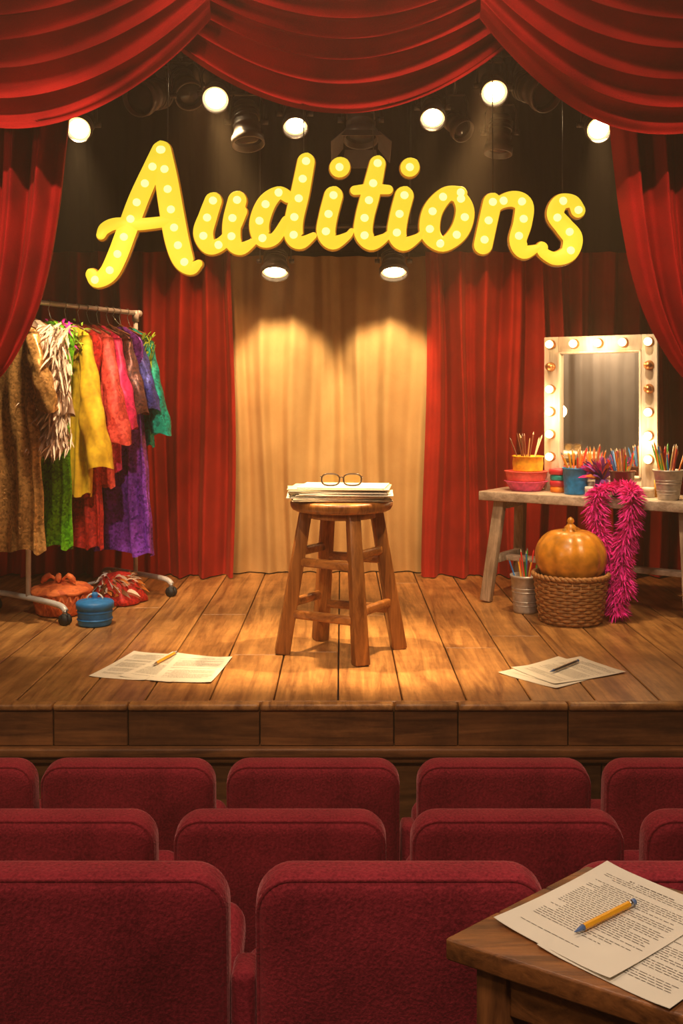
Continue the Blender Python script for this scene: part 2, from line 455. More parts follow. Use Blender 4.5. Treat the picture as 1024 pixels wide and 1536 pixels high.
spotlight((1.203, Y, 2.405), (-.05, -.9, -.45), True, tgt=(1.45, 5.3, .7), watt=140, ang=58, col=(1, .70, .38))
for p, d, R, L, bn in [((-.94, Y, 2.55), (-.35, -.8, -.35), .08, .22, False), ((-.439, 4.7, 2.355), (.1, -.25, -.9), .072, .2, False),
                       ((.091, 4.7, 2.375), (0, -.3, -.9), .078, .18, True), ((.95, Y, 2.57), (.4, -.75, -.45), .08, .22, False),
                       ((.768, 4.9, 2.36), (-.1, -.1, -.95), .065, .18, False), ((-.74, 4.86, 2.62), (.3, -.6, -.6), .07, .2, False),
                       ((.585, 4.86, 2.45), (.4, -.6, -.6), .055, .16, False), ((-1.5, 4.86, 2.5), (.3, -.6, -.6), .07, .2, False)]:
    spotlight(p, d, False, R, L, barn=bn)
for x in (-.403, .317):
    spotlight((x, 6.07, 1.915), (0, -.42, -.9), True, R=.082, L=.15, pipez=2.20, pipey=6.12, tgt=(x * .95, 6.53, 1.27), watt=66, ang=62, blend=.55, col=(1, .70, .36))

# ------------------------------------------------------------------ AUDITIONS sign
S = .002933; SY = 4.40
def sx(px): return (px - 512) * S
def sz(py): return 1.136 + (600 - py) * S
strokes = [
 [(241, 226, 13), (228, 255, 14), (208, 300, 15), (190, 348, 15), (176, 385, 15), (163, 410, 14), (146, 421, 11), (138, 412, 9)],
 [(243, 226, 14), (250, 270, 17), (258, 320, 18), (266, 362, 18), (275, 390, 16), (287, 402, 11), (298, 396, 6)],
 [(152, 353, 7), (158, 343, 9), (175, 336, 9), (210, 337, 9), (262, 331, 8)],
 [(320, 302, 13), (312, 325, 14), (305, 350, 15), (314, 370, 12), (332, 366, 10), (350, 345, 9), (362, 318, 9)],
 [(356, 301, 14), (348, 335, 14), (349, 362, 13), (362, 373, 10), (382, 362, 5)],
 [(432, 296, 9), (418, 290, 10), (400, 305, 14), (389, 335, 15), (394, 358, 13), (412, 358, 9), (430, 332, 8)],
 [(459, 243, 13), (450, 290, 14), (441, 330, 14), (441, 355, 14), (452, 364, 10), (470, 354, 5)],
 [(500, 294, 14), (492, 325, 14), (489, 350, 14), (500, 364, 11), (520, 355, 6), (527, 347, 4)],
 [(509, 252, 15), (510, 251, 15)],
 [(566, 246, 12), (556, 290, 14), (547, 325, 14), (545, 350, 14), (557, 365, 11), (575, 358, 7), (583, 350, 4)],
 [(532, 286, 7), (556, 284, 8), (582, 285, 7)],
 [(606, 294, 14), (598, 325, 14), (595, 352, 14), (606, 366, 11), (626, 357, 6), (634, 348, 4)],
 [(614, 252, 14), (615, 251, 14)],
 [(690, 290, 10), (668, 293, 12), (648, 318, 15), (645, 350, 15), (664, 367, 11), (688, 348, 14), (697, 318, 14), (688, 296, 11), (672, 290, 10)],
 [(738, 304, 14), (731, 335, 14), (724, 368, 14)],
 [(728, 335, 7), (745, 308, 9), (768, 299, 12), (785, 308, 14), (783, 335, 14), (776, 362, 13), (786, 378, 11), (806, 372, 5)],
 [(866, 316, 11), (858, 303, 10), (840, 304, 12), (832, 322, 13), (845, 340, 14), (858, 358, 15), (852, 380, 13), (832, 388, 10), (815, 380, 8), (812, 372, 9)],
]
def letter_mesh(pts, extra, y0, y1, mf, ms, b):
    P = cr(pts, 7)
    if len(pts) == 2: P = [pts[0], pts[1]]
    C = [V((sx(p[0]), sz(p[1]))) for p in P]; Wd = [(max(3, p[2]) + extra) * S for p in P]
    st = []
    n = len(C)
    tang = [(C[min(i + 1, n - 1)] - C[max(i - 1, 0)]).normalized() for i in range(n)]
    for a in (88, 70, 50, 30, 12):
        q = radians(a); st.append((C[0] - tang[0] * Wd[0] * sin(q), tang[0], Wd[0] * cos(q)))
    for i in range(n): st.append((C[i], tang[i], Wd[i]))
    for a in (12, 30, 50, 70, 88):
        q = radians(a); st.append((C[-1] + tang[-1] * Wd[-1] * sin(q), tang[-1], Wd[-1] * cos(q)))
    rows = [(-1, 0), (-.82, .005), (-.4, .008), (0, .009), (.4, .008), (.82, .005), (1, 0)]
    vs = []; fs = []
    for c, t, w in st:
        nn = V((-t.y, t.x))
        for r, dz in rows:
            p = c + nn * w * r
            vs.append(V((p.x, y0 - dz, p.y)))
    m = len(rows)
    for i in range(len(st) - 1):
        for k in range(m - 1): fs.append([i * m + k, i * m + k + 1, (i + 1) * m + k + 1, (i + 1) * m + k])
    b.add((vs, fs), mf)
    vv = []
    for c, t, w in st:
        nn = V((-t.y, t.x))
        for r in (-1, 1):
            p = c + nn * w * r
            vv += [V((p.x, y0, p.y)), V((p.x, y1, p.y))]
    ff = []
    for i in range(len(st) - 1):
        a = i * 4; c = a + 4
        ff += [[a, a + 1, c + 1, c], [a + 2, c + 2, c + 3, a + 3], [a + 1, a + 3, c + 3, c + 1]]
    b.add((vv, ff), ms, False)
b = MB()
for s in strokes:
    letter_mesh(s, 0, SY - .01, SY + .008, M_sign, M_signedge, b)
    letter_mesh(s, 1.6, SY + .012, SY + .03, M_signedge, M_signback, b)
    P = cr(s, 10) if len(s) > 2 else [s[0]]
    last = None
    for p in P:
        q = V((p[0], p[1]))
        if p[2] < 10: continue
        if last is None or (q - last).length > 26:
            last = q
            b.add(lathe([(.018, .0), (.014, .005), (.008, .008), (1e-5, .009)], 18, M=aim((sx(p[0]), SY - .0178, sz(p[1])), (0, -1, 0))), M_signbulb)
for px in (250, 455, 560, 740, 845):
    b.add(tube([(sx(px), SY + .02, sz(260 if px < 600 else 310)), (sx(px), SY + .06, 3.5)], .0025, 6), M_black)
b.obj('auditions_sign')

# ------------------------------------------------------------------ stool
SC = V((0, 4.52, 0))
feet = [V((-.266, 4.484, 0)), V((.083, 4.281, 0)), V((.262, 4.58, 0)), V((-.101, 4.745, 0))]
b = MB()
ZS = .638
tops = [SC + (f - SC) * .60 + V((0, 0, ZS)) for f in feet]
for f, t in zip(feet, tops):
    d = (f - SC)
    b.add(beam(t + V((0, 0, .004)), f, .054, .054, .006, up=(d.x, d.y, 0), w1=.066, h1=.066), M_stool)
def on(i, z): return tops[i] + (feet[i] - tops[i]) * ((ZS - z) / ZS)
for i, (za, zb) in zip(range(4), ((.18, .41), (.215, .455), (.18, .41), (.225, .455))):
    j = (i + 1) % 4
    for z in (za, zb):
        b.add(beam(on(i, z), on(j, z), .028, .040, .009), M_stoolx)
b.add(lathe([(.17, -.052), (.205, -.050), (.222, -.042), (.230, -.028), (.232, -.014), (.226, -.004), (.212, 0), (1e-5, -.001)], 64, M=T(SC.x, SC.y, .688)), M_stool)
b.add(lathe([(.12, ZS - .035), (.155, ZS - .03), (.155, ZS)], 40, M=T(SC.x, SC.y, 0)), M_stool)
b.obj('wooden_stool')

# ------------------------------------------------------------------ papers
def sheet(b, cx, cy, z, w, h, ang, text=True, curl=.004, title=True, m=None, seed=0):
    rnd = random.Random(seed)
    M = T(cx, cy, z, ang)
    def zz(x, y): return curl * ((x / w * 2) ** 4 * (y / h * 2) ** 2) + .0006
    def fn(u, v):
        x = (u - .5) * w; y = (v - .5) * h; return V((x, y, zz(x, y)))
    vs, fs = surf(fn, 10, 12)
    b.add((vs, fs), m or M_paper, True, M)
    b.add(([v - V((0, 0, .0005)) for v in vs], [f[::-1] for f in fs]), m or M_paper, True, M)
    if text:
        rows = 38; lw = w * .78; skip = 0
        for r in range(rows):
            y = h * .5 - h * .10 - r * h * .80 / rows
            if skip: skip -= 1; continue
            if rnd.random() < .12: skip = 1; continue
            x = -lw / 2 + (lw * .12 if rnd.random() < .25 else 0); end = lw / 2 * (1 if rnd.random() < .75 else rnd.uniform(-.2, .8))
            th = h * .0052
            if r == 0: x = -lw * .25; end = lw * .25; th *= 1.8
            while x < end:
                wl = rnd.uniform(.012, .06) * w
                pts = [(x, y), (x + wl, y), (x + wl, y + th), (x, y + th)]
                b.add(([V((a, c, zz(a, c) + .0005)) for a, c in pts], [(0, 1, 2, 3)]), M_ink, False, M)
                x += wl + .010 * w
def pen(b, p0, p1, r, body, tip):
    p0 = V(p0); p1 = V(p1); d = p1 - p0
    b.add(tube([p0 + d * .14, p1 - d * .1], r, 6), body, False)
    b.add(tube([p0, p0 + d * .03, p0 + d * .14], [r * .15, r * .35, r], 8), tip)
    b.add(tube([p1 - d * .1, p1 - d * .06], r * 1.05, 10), M_steel)
    b.add(tube([p1 - d * .06, p1 - d * .005, p1], [r, r, r * .6], 10), tip)
def loosepapers(name, sheets):
    b = MB()
    for k, s in enumerate(sheets): sheet(b, *s, seed=k + int(abs(s[0] * 100)))
    return b.obj(name)
loosepapers('script_pages', [(-.865, 4.275, .001, .25, .42, radians(-14)), (-.625, 4.215, .0035, .25, .40, radians(-6)), (-.72, 4.25, .002, .25, .42, radians(-22))])
loosepapers('script_pages', [(.90, 4.17, .001, .30, .40, radians(-50)), (.95, 4.19, .0035, .28, .38, radians(-62))])
b = MB(); pen(b, (-.80, 4.24, .0125), (-.735, 4.46, .0125), .006, M_pencil, M_steel); b.obj('pen')
b = MB(); pen(b, (.86, 4.13, .0135), (1.02, 4.31, .0135), .006, M_steel, M_penblue); b.obj('pen')

b = MB(); z = .690
rr = random.Random(3)
for k in range(11):
    th = rr.choice([.003, .005, .006]); w = .40 + rr.uniform(-.04, .05); h = .28 + rr.uniform(-.01, .02)
    b.add(box((rr.uniform(-.035, .02), 4.50 + rr.uniform(-.012, .012), z + th / 2), (w, h, th), .0008, 1, Matrix.Rotation(radians(rr.uniform(-9, 9)), 3, 'Z')), rr.choice([M_paper, M_paper, M_paper2]), False)
    z += th + .0012
stz = z
b.obj('paper_stack')
b = MB(); gz = stz + .030; gy = 4.43; gs = 1.1
M_tort = plain('tortoiseshell_frame', (.06, .028, .012), .25, bmp=0)
M_lens, ntl, bl = new_mat('amber_lens')
bl.inputs['Base Color'].default_value = (.9, .55, .12, 1); bl.inputs['Roughness'].default_value = .05; bl.inputs['Alpha'].default_value = .35
for s in (-1, 1):
    c = s * .044 * gs
    ring = []
    for k in range(33):
        q = 2 * pi * k / 32
        e = .75
        ring.append(V((c + .036 * gs * math.copysign(abs(cos(q)) ** e, cos(q)), gy, gz + .026 * math.copysign(abs(sin(q)) ** e, sin(q)))))
    b.add(tube(ring, .0036, 8, False), M_tort)
    b.add((ring[:-1], [list(range(32))]), M_lens, False)
    b.add(tube([(s * .081 * gs, gy, gz + .012), (s * .085 * gs, gy + .01, gz + .012), (s * .083 * gs, gy + .09, gz + .002), (s * .078 * gs, gy + .13, gz - .022)], .0027, 8), M_tort)
b.add(tube(cr([(-.010, gy, gz + .006), (0, gy - .003, gz + .012), (.010, gy, gz + .006)], 4), .003, 8), M_tort)
b.obj('eyeglasses')

# ------------------------------------------------------------------ theatre seats
def rrect(hw, z0, z1, r, n=8):
    pts = []
    for cx, cz, a0 in ((hw - r, z1 - r, 0), (-hw + r, z1 - r, 90), (-hw + r, z0 + r, 180), (hw - r, z0 + r, 270)):
        for k in range(n + 1):
            q = radians(a0 + 90 * k / n); pts.append((cx + r * cos(q), cz + r * sin(q)))
    return pts
def padded(hw, z0, z1, R, th, edge=.035, crown=.012):
    vs = []; lay = []
    for a in (0, 20, 40, 60, 80, 90): lay.append((edge * (1 - sin(radians(a))), edge * (1 - cos(radians(a)))))
    lay2 = [(i, th - d) for i, d in lay[::-1]]
    inner_ = [(edge + (hw - edge) * .55, -crown * .9), (edge + (hw - edge) * .25, -crown * .6)]
    seq = inner_ + [(i, d) for i, d in lay] + lay2
    n = None
    for i, y in seq:
        P = rrect(max(.02, hw - i), z0 + min(i, (z1 - z0) / 2 - .02), z1 - min(i, (z1 - z0) / 2 - .02), max(.012, R - i))
        n = len(P); vs += [V((x, y, z)) for x, z in P]
    fs = [list(range(n))]
    for j in range(len(seq) - 1):
        for k in range(n): fs.append([j * n + k, (j + 1) * n + k, (j + 1) * n + (k + 1) % n, j * n + (k + 1) % n])
    fs.append([(len(seq) - 1) * n + k for k in range(n)][::-1])
    return vs, fs
def seat(x, y, zt, zf):
    hw = .260
    b = MB()
    M = T(x, y, zt - .52) @ Matrix.Rotation(radians(5), 4, 'X')
    b.add(padded(hw, 0, .52, .066, .095), M_seat, True, M)
    P = rrect(hw - .006, .006, .514, .060, 8); P.append(P[0])
    b.add(tube([V((px, .016, pz)) for px, pz in P], .0045, 6, False), M_seat, True, M)
    M2 = T(x, y + .13, zf + .42) @ Matrix.Rotation(radians(-62), 4, 'X')
    b.add(padded(hw - .015, 0, .40, .05, .10), M_seat, True, M2)
    px = x - .284
    # end standard: short padded rear post, lower arm pad running forward
    b.add(box((px, y + .22, zf + .24), (.034, .36, .48), .008), M_blackm, False)
    b.add(box((px, y + .045, zf + .35), (.046, .085, .70), .016, 3), M_seat)
    b.add(box((px, y + .26, zf + .50), (.044, .32, .05), .014, 3), M_seat)
    b.add(box((x, y + .07, zt - .56), (.54, .03, .08), .004), M_blackm, False)
    b.obj('theater_seat', loc=(x, y, zf))
for x in (-1.60, -1.03, -.462, .106, .674, 1.24, 1.81): seat(x, 1.80, .292, -.60)
for x in (-1.85, -1.28, -.714, -.150, .430, 1.0, 1.57): seat(x, 2.46, .118, -.78)
for x in (-1.745, -1.178, -.640, -.085, .487, 1.048, 1.615): seat(x, 3.01, .048, -.85)

# ------------------------------------------------------------------ foreground desk
L0 = V((.150, 1.45, 0)); uu = V((.755, .656, 0)); vv_ = V((.839, -.545, 0))
ZD = .356
def dq(a, c, z): return L0 + vv_ * a + uu * c + V((0, 0, z))
def dbox(a0, a1, c0, c1, z0, z1, bev):
    return bxv([dq(a0, c0, z0), dq(a1, c0, z0), dq(a1, c1, z0), dq(a0, c1, z0), dq(a0, c0, z1), dq(a1, c0, z1), dq(a1, c1, z1), dq(a0, c1, z1)], bev, 3)
b = MB()
W = .75; D = .345
for c0, c1 in ((0, .115), (.117, .23), (.232, D)):
    b.add(dbox(0, W, c0, c1, ZD - .032, ZD, .004), M_desk)
b.add(dbox(.035, W - .04, .03, .05, ZD - .10, ZD - .032, .003), M_desk)
b.add(dbox(.035, .055, .03, D - .03, ZD - .10, ZD - .032, .003), M_desk)
b.add(dbox(W - .06, W - .04, .03, D - .03, ZD - .10, ZD - .032, .003), M_desk)
b.add(dbox(.035, W - .04, D - .05, D - .03, ZD - .10, ZD - .032, .003), M_desk)
for a in (.03, W - .08):
    for c in (.025, D - .075):
        b.add(dbox(a, a + .05, c, c + .05, -.60, ZD - .032, .004), M_desky)
b.obj('wooden_desk')
b = MB()
sheet(b, .452, 1.445, ZD + .001, .205, .285, radians(-47), seed=11)
sheet(b, .402, 1.507, ZD + .003, .205, .285, radians(-50), seed=12)
b.obj('script_pages')
b = MB(); pen(b, (.337, 1.447, ZD + .0105), (.450, 1.535, ZD + .0105), .0048, M_pencil, M_penblue); b.obj('pencil')

# ------------------------------------------------------------------ clothing rack
R0 = V((-1.64, 5.24, 0)); rd = V((.485, .875, 0)).normalized(); pd = V((.78, -.62, 0)).normalized(); RL = .845; RZ = 1.655
R1 = R0 + rd * RL
b = MB()
zv = V((0, 0, 1))
b.add(tube([R0 - rd * .14 + zv * RZ, R1 + rd * .03 + zv * RZ], .014, 14), M_white)
b.add(ball(R1 + rd * .03 + zv * RZ, .021, 14), M_white); b.add(ball(R0 - rd * .14 + zv * RZ, .019, 14), M_white)
for P0 in (R0, R1):
    b.add(tube([P0 + zv * .09, P0 + zv * RZ], .0135, 14), M_white)
    b.add(tube([P0 + zv * .55, P0 + zv * .60], .018, 14), M_white)
    b.add(tube([P0 + zv * (RZ - .05), P0 + zv * (RZ + .016)], .02, 14), M_white)
    pts = cr([tuple(P0 - pd * .30 + zv * .07), tuple(P0 - pd * .26 + zv * .095), tuple(P0 + zv * .10), tuple(P0 + pd * .26 + zv * .095), tuple(P0 + pd * .32 + zv * .07)], 5)
    b.add(tube(pts, .0155, 12), M_white)
    for s in (-.30, .315):
        c = P0 + pd * s
        b.add(tube([c + zv * .045, c + zv * .08], .012, 10), M_steel)
        b.add(box(c + zv * .045, (.034, .034, .028), .006), M_rubber)
        for q in (-.013, .013):
            b.add(tube([c + rd * (q - .007) + zv * .028, c + rd * (q + .007) + zv * .028], .028, 18), M_rubber)
b.add(tube([R0 + zv * .10, R1 + zv * .10], .010, 12), M_white)
b.obj('clothing_rack')

MG = {
 'gold': sequin('gold_lace', (.22, .08, .015), (.78, .40, .12), .45, 85, .35),
 'cream': plain('cream_fur', (.62, .42, .30), .9, nscale=60),
 'green': sequin('green_sequins', (.010, .18, .003), (.30, .95, .03), .5, 80, .28),
 'yellow': plain('mustard_wool', (.92, .50, .015), .8, nscale=30, var=.25),
 'crimson': sequin('crimson_brocade', (.28, .003, .010), (.80, .04, .025), .2, 80, .5),
 'red': sequin('coral_lace', (.45, .010, .015), (.95, .12, .08), .1, 70, .6),
 'magenta': sequin('magenta_velvet', (.45, .005, .06), (.92, .03, .17), .15, 70, .5),
 'dark': sequin('dark_beaded_cloth', (.012, .008, .02), (.25, .09, .07), .4, 90, .4),
 'purple': sequin('purple_sequins', (.06, .006, .22), (.46, .11, .95), .5, 80, .28),
 'navy': sequin('navy_brocade', (.01, .01, .09), (.10, .10, .55), .3, 90, .45),
 'teal': sequin('teal_brocade', (.0, .10, .10), (.01, .58, .48), .3, 80, .45),
}
M_fcream = plain('cream_feathers', (.84, .64, .48), .85, bmp=0)
M_fgreen = plain('green_feathers', (.35, .55, .03), .8, bmp=0)
M_forange = plain('orange_feathers', (.75, .22, .03), .8, bmp=0)
M_fpurple = plain('purple_feathers', (.24, .05, .35), .8, bmp=0)
M_fpink = plain('magenta_feathers', (.85, .012, .32), .75, var=.3, bmp=0)
M_fwhite = plain('white_feathers', (.8, .76, .7), .8, bmp=0)
def garment(name, s, zbot, mat, hem=.21, waist=.15, sh=.20, slv=.0, flare_t=.042, ph=0., push=0., extra=None, tilt=0., slw=.062):
    c = R0 + rd * s + pd * push
    ztop = RZ - .10
    b = MB()
    rot = tilt
    P = (Matrix.Rotation(rot, 3, 'Z') @ pd); Q = (Matrix.Rotation(rot, 3, 'Z') @ rd)
    cb = R0 + rd * s
    hk = [c + zv * (ztop + .01), (c + cb) / 2 + zv * (ztop + .035)]
    for k in range(9):
        q = radians(-90 + 30 * k)
        hk.append(cb + P * (.018 * cos(q)) + zv * (RZ + .001 + .018 * sin(q)) if k > 0 else cb + zv * (RZ - .03))
    b.add(tube(hk, .0025, 6), M_steel)
    b.add(tube([c - P * (sh - .02) + zv * (ztop - .055), c + zv * (ztop + .01), c + P * (sh - .02) + zv * (ztop - .055)], .006, 8), M_desky)
    H = ztop - zbot
    prof = [(0, .045), (.012, .07), (.035, .12), (.06, sh * .86), (.10, sh), (.16, sh * .97), (.26, sh * .86), (.40, waist + .01), (.48, waist)]
    nr = 40; n = 72
    def wid(d):
        if d <= .48:
            for (a, wa), (e, we) in zip(prof, prof[1:]):
                if d <= e: return wa + (we - wa) * (d - a) / (e - a)
        t = (d - .48) / max(.01, H - .48)
        return waist + (hem - waist) * min(1, t) ** .8
    vs = []; fs = []
    for j in range(nr + 1):
        d = H * (j / nr) ** 1.15; w = wid(d); t = min(1, d / .9)
        th = .022 + (flare_t - .022) * min(1, d / .35)
        for k in range(n):
            q = 2 * pi * k / n
            rip = 1 + (.16 + .42 * t) * sin(9 * q + ph + 1.5 * sin(d * 5 + ph)) * .6 + .18 * t * sin(17 * q + 2 * ph)
            wr = 1 + .06 * t * sin(7 * q + ph) + .02 * sin(d * 22 + ph)
            e = .8
            cx = math.copysign(abs(cos(q)) ** e, cos(q)); cy = math.copysign(abs(sin(q)) ** e, sin(q))
            zz = ztop - d + .014 * sin(5 * q + ph) * t
            vs.append(c + P * (w * cx * wr) + Q * (th * cy * rip) + zv * (zz - c.z))
    for j in range(nr):
        for k in range(n): fs.append([j * n + k, j * n + (k + 1) % n, (j + 1) * n + (k + 1) % n, (j + 1) * n + k])
    b.add((vs, fs), mat)
    if slv:
        for sg in (-1, 1):
            a0 = c + P * sg * (sh * .80) + zv * (ztop - .075)
            nn = 20; sn = 22; svs = []; sfs = []
            for k in range(nn + 1):
                t = k / nn
                ctr = a0 + P * sg * (.055 * sin(t * pi * .6) + .065 * t) + Q * (-.025 * sin(t * pi) - .01) - zv * slv * t
                r = .036 + (slw - .036) * min(1, t * 1.4)
                for m in range(sn):
                    q = 2 * pi * m / sn
                    rr2 = r * (1 + .10 * sin(3 * q + 9 * t + ph) + .07 * sin(5 * q - 14 * t + ph) + .05 * sin(24 * t + 2 * sin(q)))
                    svs.append(ctr + P * rr2 * cos(q) + Q * rr2 * .8 * sin(q) + zv * (.01 * sin(q * 2 + ph) * t))
            for k in range(nn):
                for m in range(sn): sfs.append([k * sn + m, k * sn + (m + 1) % sn, (k + 1) * sn + (m + 1) % sn, (k + 1) * sn + m])
            sfs.append(list(range(sn)))
            b.add((svs, sfs), mat)
    if extra: extra(b, c, P, Q, ztop, H)
    return b.obj(name, loc=c + zv * ztop)
def fluff(m, cnt, zr, pr, L=.10, w=.008, qr=(-.06, .02), down=.9):
    def f(b, c, P, Q, ztop, H):
        for _ in range(cnt):
            base = c + P * random.uniform(*pr) + Q * random.uniform(*qr) + zv * (ztop - random.uniform(*zr))
            d = P * random.uniform(-.8, .9) - Q * random.uniform(.0, .9) - zv * random.uniform(.2, 1.1)
            b.add(feather(base, d, L * random.uniform(.6, 1.3), w * random.uniform(.7, 1.3), (0, 0, -.35 * down)), m)
    return f
garment('gold_lace_dress', -.12, .37, MG['gold'], hem=.23, waist=.18, slv=.40, ph=.4, tilt=.15)
garment('feathered_jacket', .04, .95, MG['cream'], hem=.15, waist=.16, slv=.42, ph=2, extra=fluff(M_fcream, 1700, (.03, .64), (.04, .31), .09, .0065, qr=(-.10, .02)), push=.0)
garment('green_sequin_dress', .14, .36, MG['green'], hem=.17, waist=.13, ph=1., push=.03)
garment('yellow_jacket', .26, .63, MG['yellow'], hem=.21, waist=.20, slv=.70, ph=3., push=.02, slw=.085, sh=.22)
garment('crimson_dress', .36, .33, MG['crimson'], hem=.19, waist=.15, ph=4., push=.02)
garment('coral_lace_jacket', .43, .66, MG['red'], hem=.20, waist=.18, slv=.58, ph=5., push=.03, slw=.07)
garment('magenta_velvet_coat', .51, .74, MG['magenta'], hem=.19, waist=.17, slv=.5, ph=.7, push=.02)
garment('dark_beaded_jacket', .59, 1.0, MG['dark'], hem=.17, waist=.16, slv=.42, ph=1.9, push=.03)
garment('purple_sequin_gown', .645, .27, MG['purple'], hem=.27, waist=.17, flare_t=.06, ph=2.9, push=.07)
garment('navy_jacket', .70, .95, MG['navy'], hem=.17, waist=.16, slv=.4, ph=3.3, push=.02)
garment('teal_brocade_coat', .77, .87, MG['teal'], hem=.20, waist=.18, slv=.54, ph=4.3, push=.03, slw=.07, extra=fluff(M_fgreen, 200, (0.02, .20), (-.1, .24), .07, .006))
b = MB()
for _ in range(170):
    base = R0 + rd * random.uniform(.10, .25) + pd * random.uniform(.0, .2) + zv * (RZ - .12 - random.uniform(-.02, .14))
    b.add(feather(base, (random.uniform(-.6, .8), random.uniform(-.8, .2), random.uniform(-.6, .5)), random.uniform(.04, .08), .006, (0, 0, -.5)), random.choice([M_fgreen, M_fgreen, M_fpink]))
b.obj('green_feather_boa')

# ---- things below the rack
M_redcl = sequin('red_orange_cloth', (.45, .05, .015), (.90, .22, .05), .05, 35, .7)
M_bluecl = plain('blue_painted_wood', (.02, .20, .55), .5, var=.2, nscale=30)
b = MB()
def bag(q, j, z): return 1 + .03 * sin(5 * q + z * 20) + .02 * sin(11 * q + z * 31)
b.add(lathe([(.115, 0), (.13, .01), (.142, .06), (.148, .11), (.158, .118), (.158, .135), (.145, .145), (.08, .162), (.04, .172), (1e-5, .175)], 40, bag, T(-1.49, 5.33, .001)), M_redcl)
for k in range(24):
    q = k * 2 * pi / 24
    b.add(tube([(-1.49 + .128 * cos(q), 5.33 + .128 * sin(q), .01), (-1.49 + .152 * cos(q + .25), 5.33 + .152 * sin(q + .25), .112)], .006, 6), M_redcl)
    b.add(tube([(-1.49 + .128 * cos(q), 5.33 + .128 * sin(q), .01), (-1.49 + .152 * cos(q - .25), 5.33 + .152 * sin(q - .25), .112)], .006, 6), M_redcl)
b.add(tube([(-1.49 + .155 * cos(q), 5.33 + .155 * sin(q), .125 + .004 * sin(9 * q)) for q in [k * pi / 24 for k in range(49)]], .010, 8), M_redcl)
for k in range(3):
    b.add(tube(cr([(-1.49, 5.30, .17), (-1.49 + .05 * (k - 1), 5.27, .21), (-1.49 + .09 * (k - 1), 5.27, .175)], 5), [.008] * 5 + [.016] * 4 + [.008] * 2, 8), M_redcl)
b.obj('red_fabric_basket')
b = MB()
b.add(lathe([(.078, 0), (.084, .008), (.086, .08), (.086, .083), (.094, .085), (.095, .112), (.088, .12), (.03, .128), (.014, .132), (.012, .14), (.018, .15), (.012, .162), (1e-5, .164)], 40, M=T(-1.247, 5.06, .001)), M_bluecl)
b.add(tube([(-1.247 + .04 * cos(q), 5.06, .128 + .03 * sin(q)) for q in [k * pi / 10 for k in range(11)]], .004, 8), M_fwhite)
for q in (.3, 2.2): b.add(lathe([(.0875, q * .02 + .02), (.0895, q * .02 + .025), (.0875, q * .02 + .03)], 40, M=T(-1.247, 5.06, .001)), M_bluecl)
b.obj('blue_hat_box')
b = MB()
b.add(lathe([(.13, 0), (.145, .01), (.14, .03), (.12, .07), (.10, .12), (.06, .16), (1e-5, .175)], 48, lambda q, j, z: 1 + .08 * sin(5 * q + z * 30) + .05 * sin(9 * q), T(-1.25, 5.62, .001)), MG['crimson'])
for _ in range(130):
    q = random.uniform(0, 2 * pi); rz = random.uniform(.04, .15); base = V((-1.25 + (.14 - rz * .5) * cos(q), 5.62 + (.14 - rz * .5) * sin(q), rz))
    b.add(feather(base, (-sin(q) * .6 + cos(q) * .3, cos(q) * .6 + sin(q) * .3, random.uniform(.1, .9)), random.uniform(.05, .11), .014, (0, 0, -.6)), random.choice([M_forange, M_fwhite, M_fcream, M_desky]))
b.obj('feathered_hat')

# ------------------------------------------------------------------ dressing table
F0 = V((.775, 5.66, 0)); td = V((.82, -.57, 0)).normalized(); nd = V((.57, .82, 0)).normalized(); TZ = .62; TL = 1.55; TD = .42
def tq(a, c, z): return F0 + td * a + nd * c + V((0, 0, z))
def tbox(a0, a1, c0, c1, z0, z1, bev=.004):
    return bxv([tq(a0, c0, z0), tq(a1, c0, z0), tq(a1, c1, z0), tq(a0, c1, z0), tq(a0, c0, z1), tq(a1, c0, z1), tq(a1, c1, z1), tq(a0, c1, z1)], bev, 2)
b = MB()
for c0, c1 in ((0, .13), (.132, .265), (.267, TD)):
    b.add(tbox(0, TL, c0, c1, TZ - .05, TZ), M_trest)
for a in (.10, TL - .42):
    lean = -.05 if a < .5 else .05
    for c, s in ((.045, -1), (TD - .045, 1)):
        b.add(beam(tq(a, c + (.03 if s < 0 else -.03), TZ - .051), tq(a + lean, c + s * .05, 0.006), .06, .05, .004, up=tuple(nd)), M_trestz)
    b.add(beam(tq(a + lean * .6, .03, .235), tq(a + lean * .6, TD - .03, .235), .035, .045, .003), M_trest)
    b.add(beam(tq(a, .05, TZ - .075), tq(a, TD - .05, TZ - .075), .05, .05, .003), M_trest)
b.add(tbox(.06, TL - .38, .17, .23, .215, .245), M_trest)
b.obj('dressing_table')

m0 = V((1.185, 5.775, TZ)); m1 = V((1.735, 5.46, TZ)); md = (m1 - m0); MW = md.length; md.normalize(); mn = V((md.y, -md.x, 0)); MH = .875
def mq(a, z, c): return m0 + md * a + V((0, 0, z)) + mn * c
def mbox(a0, a1, z0, z1, c0, c1, bev=.004):
    return bxv([mq(a0, z0, c1), mq(a1, z0, c1), mq(a1, z0, c0), mq(a0, z0, c0), mq(a0, z1, c1), mq(a1, z1, c1), mq(a1, z1, c0), mq(a0, z1, c0)], bev, 2)
FW = .085
b = MB()
b.add(mbox(0, FW, 0, MH, 0, .05), M_frame); b.add(mbox(MW - FW, MW, 0, MH, 0, .05), M_frame)
b.add(mbox(FW, MW - FW, MH - FW, MH, 0, .05), M_frame); b.add(mbox(FW, MW - FW, .0, FW, 0, .05), M_frame)
for a0, a1, z0, z1 in ((FW, FW + .012, FW, MH - FW), (MW - FW - .012, MW - FW, FW, MH - FW), (FW, MW - FW, MH - FW - .012, MH - FW), (FW, MW - FW, FW, FW + .012)):
    b.add(mbox(a0, a1, z0, z1, .01, .06, .003), M_frame)
M_glass, ntg, bg = new_mat('mirror_glass')
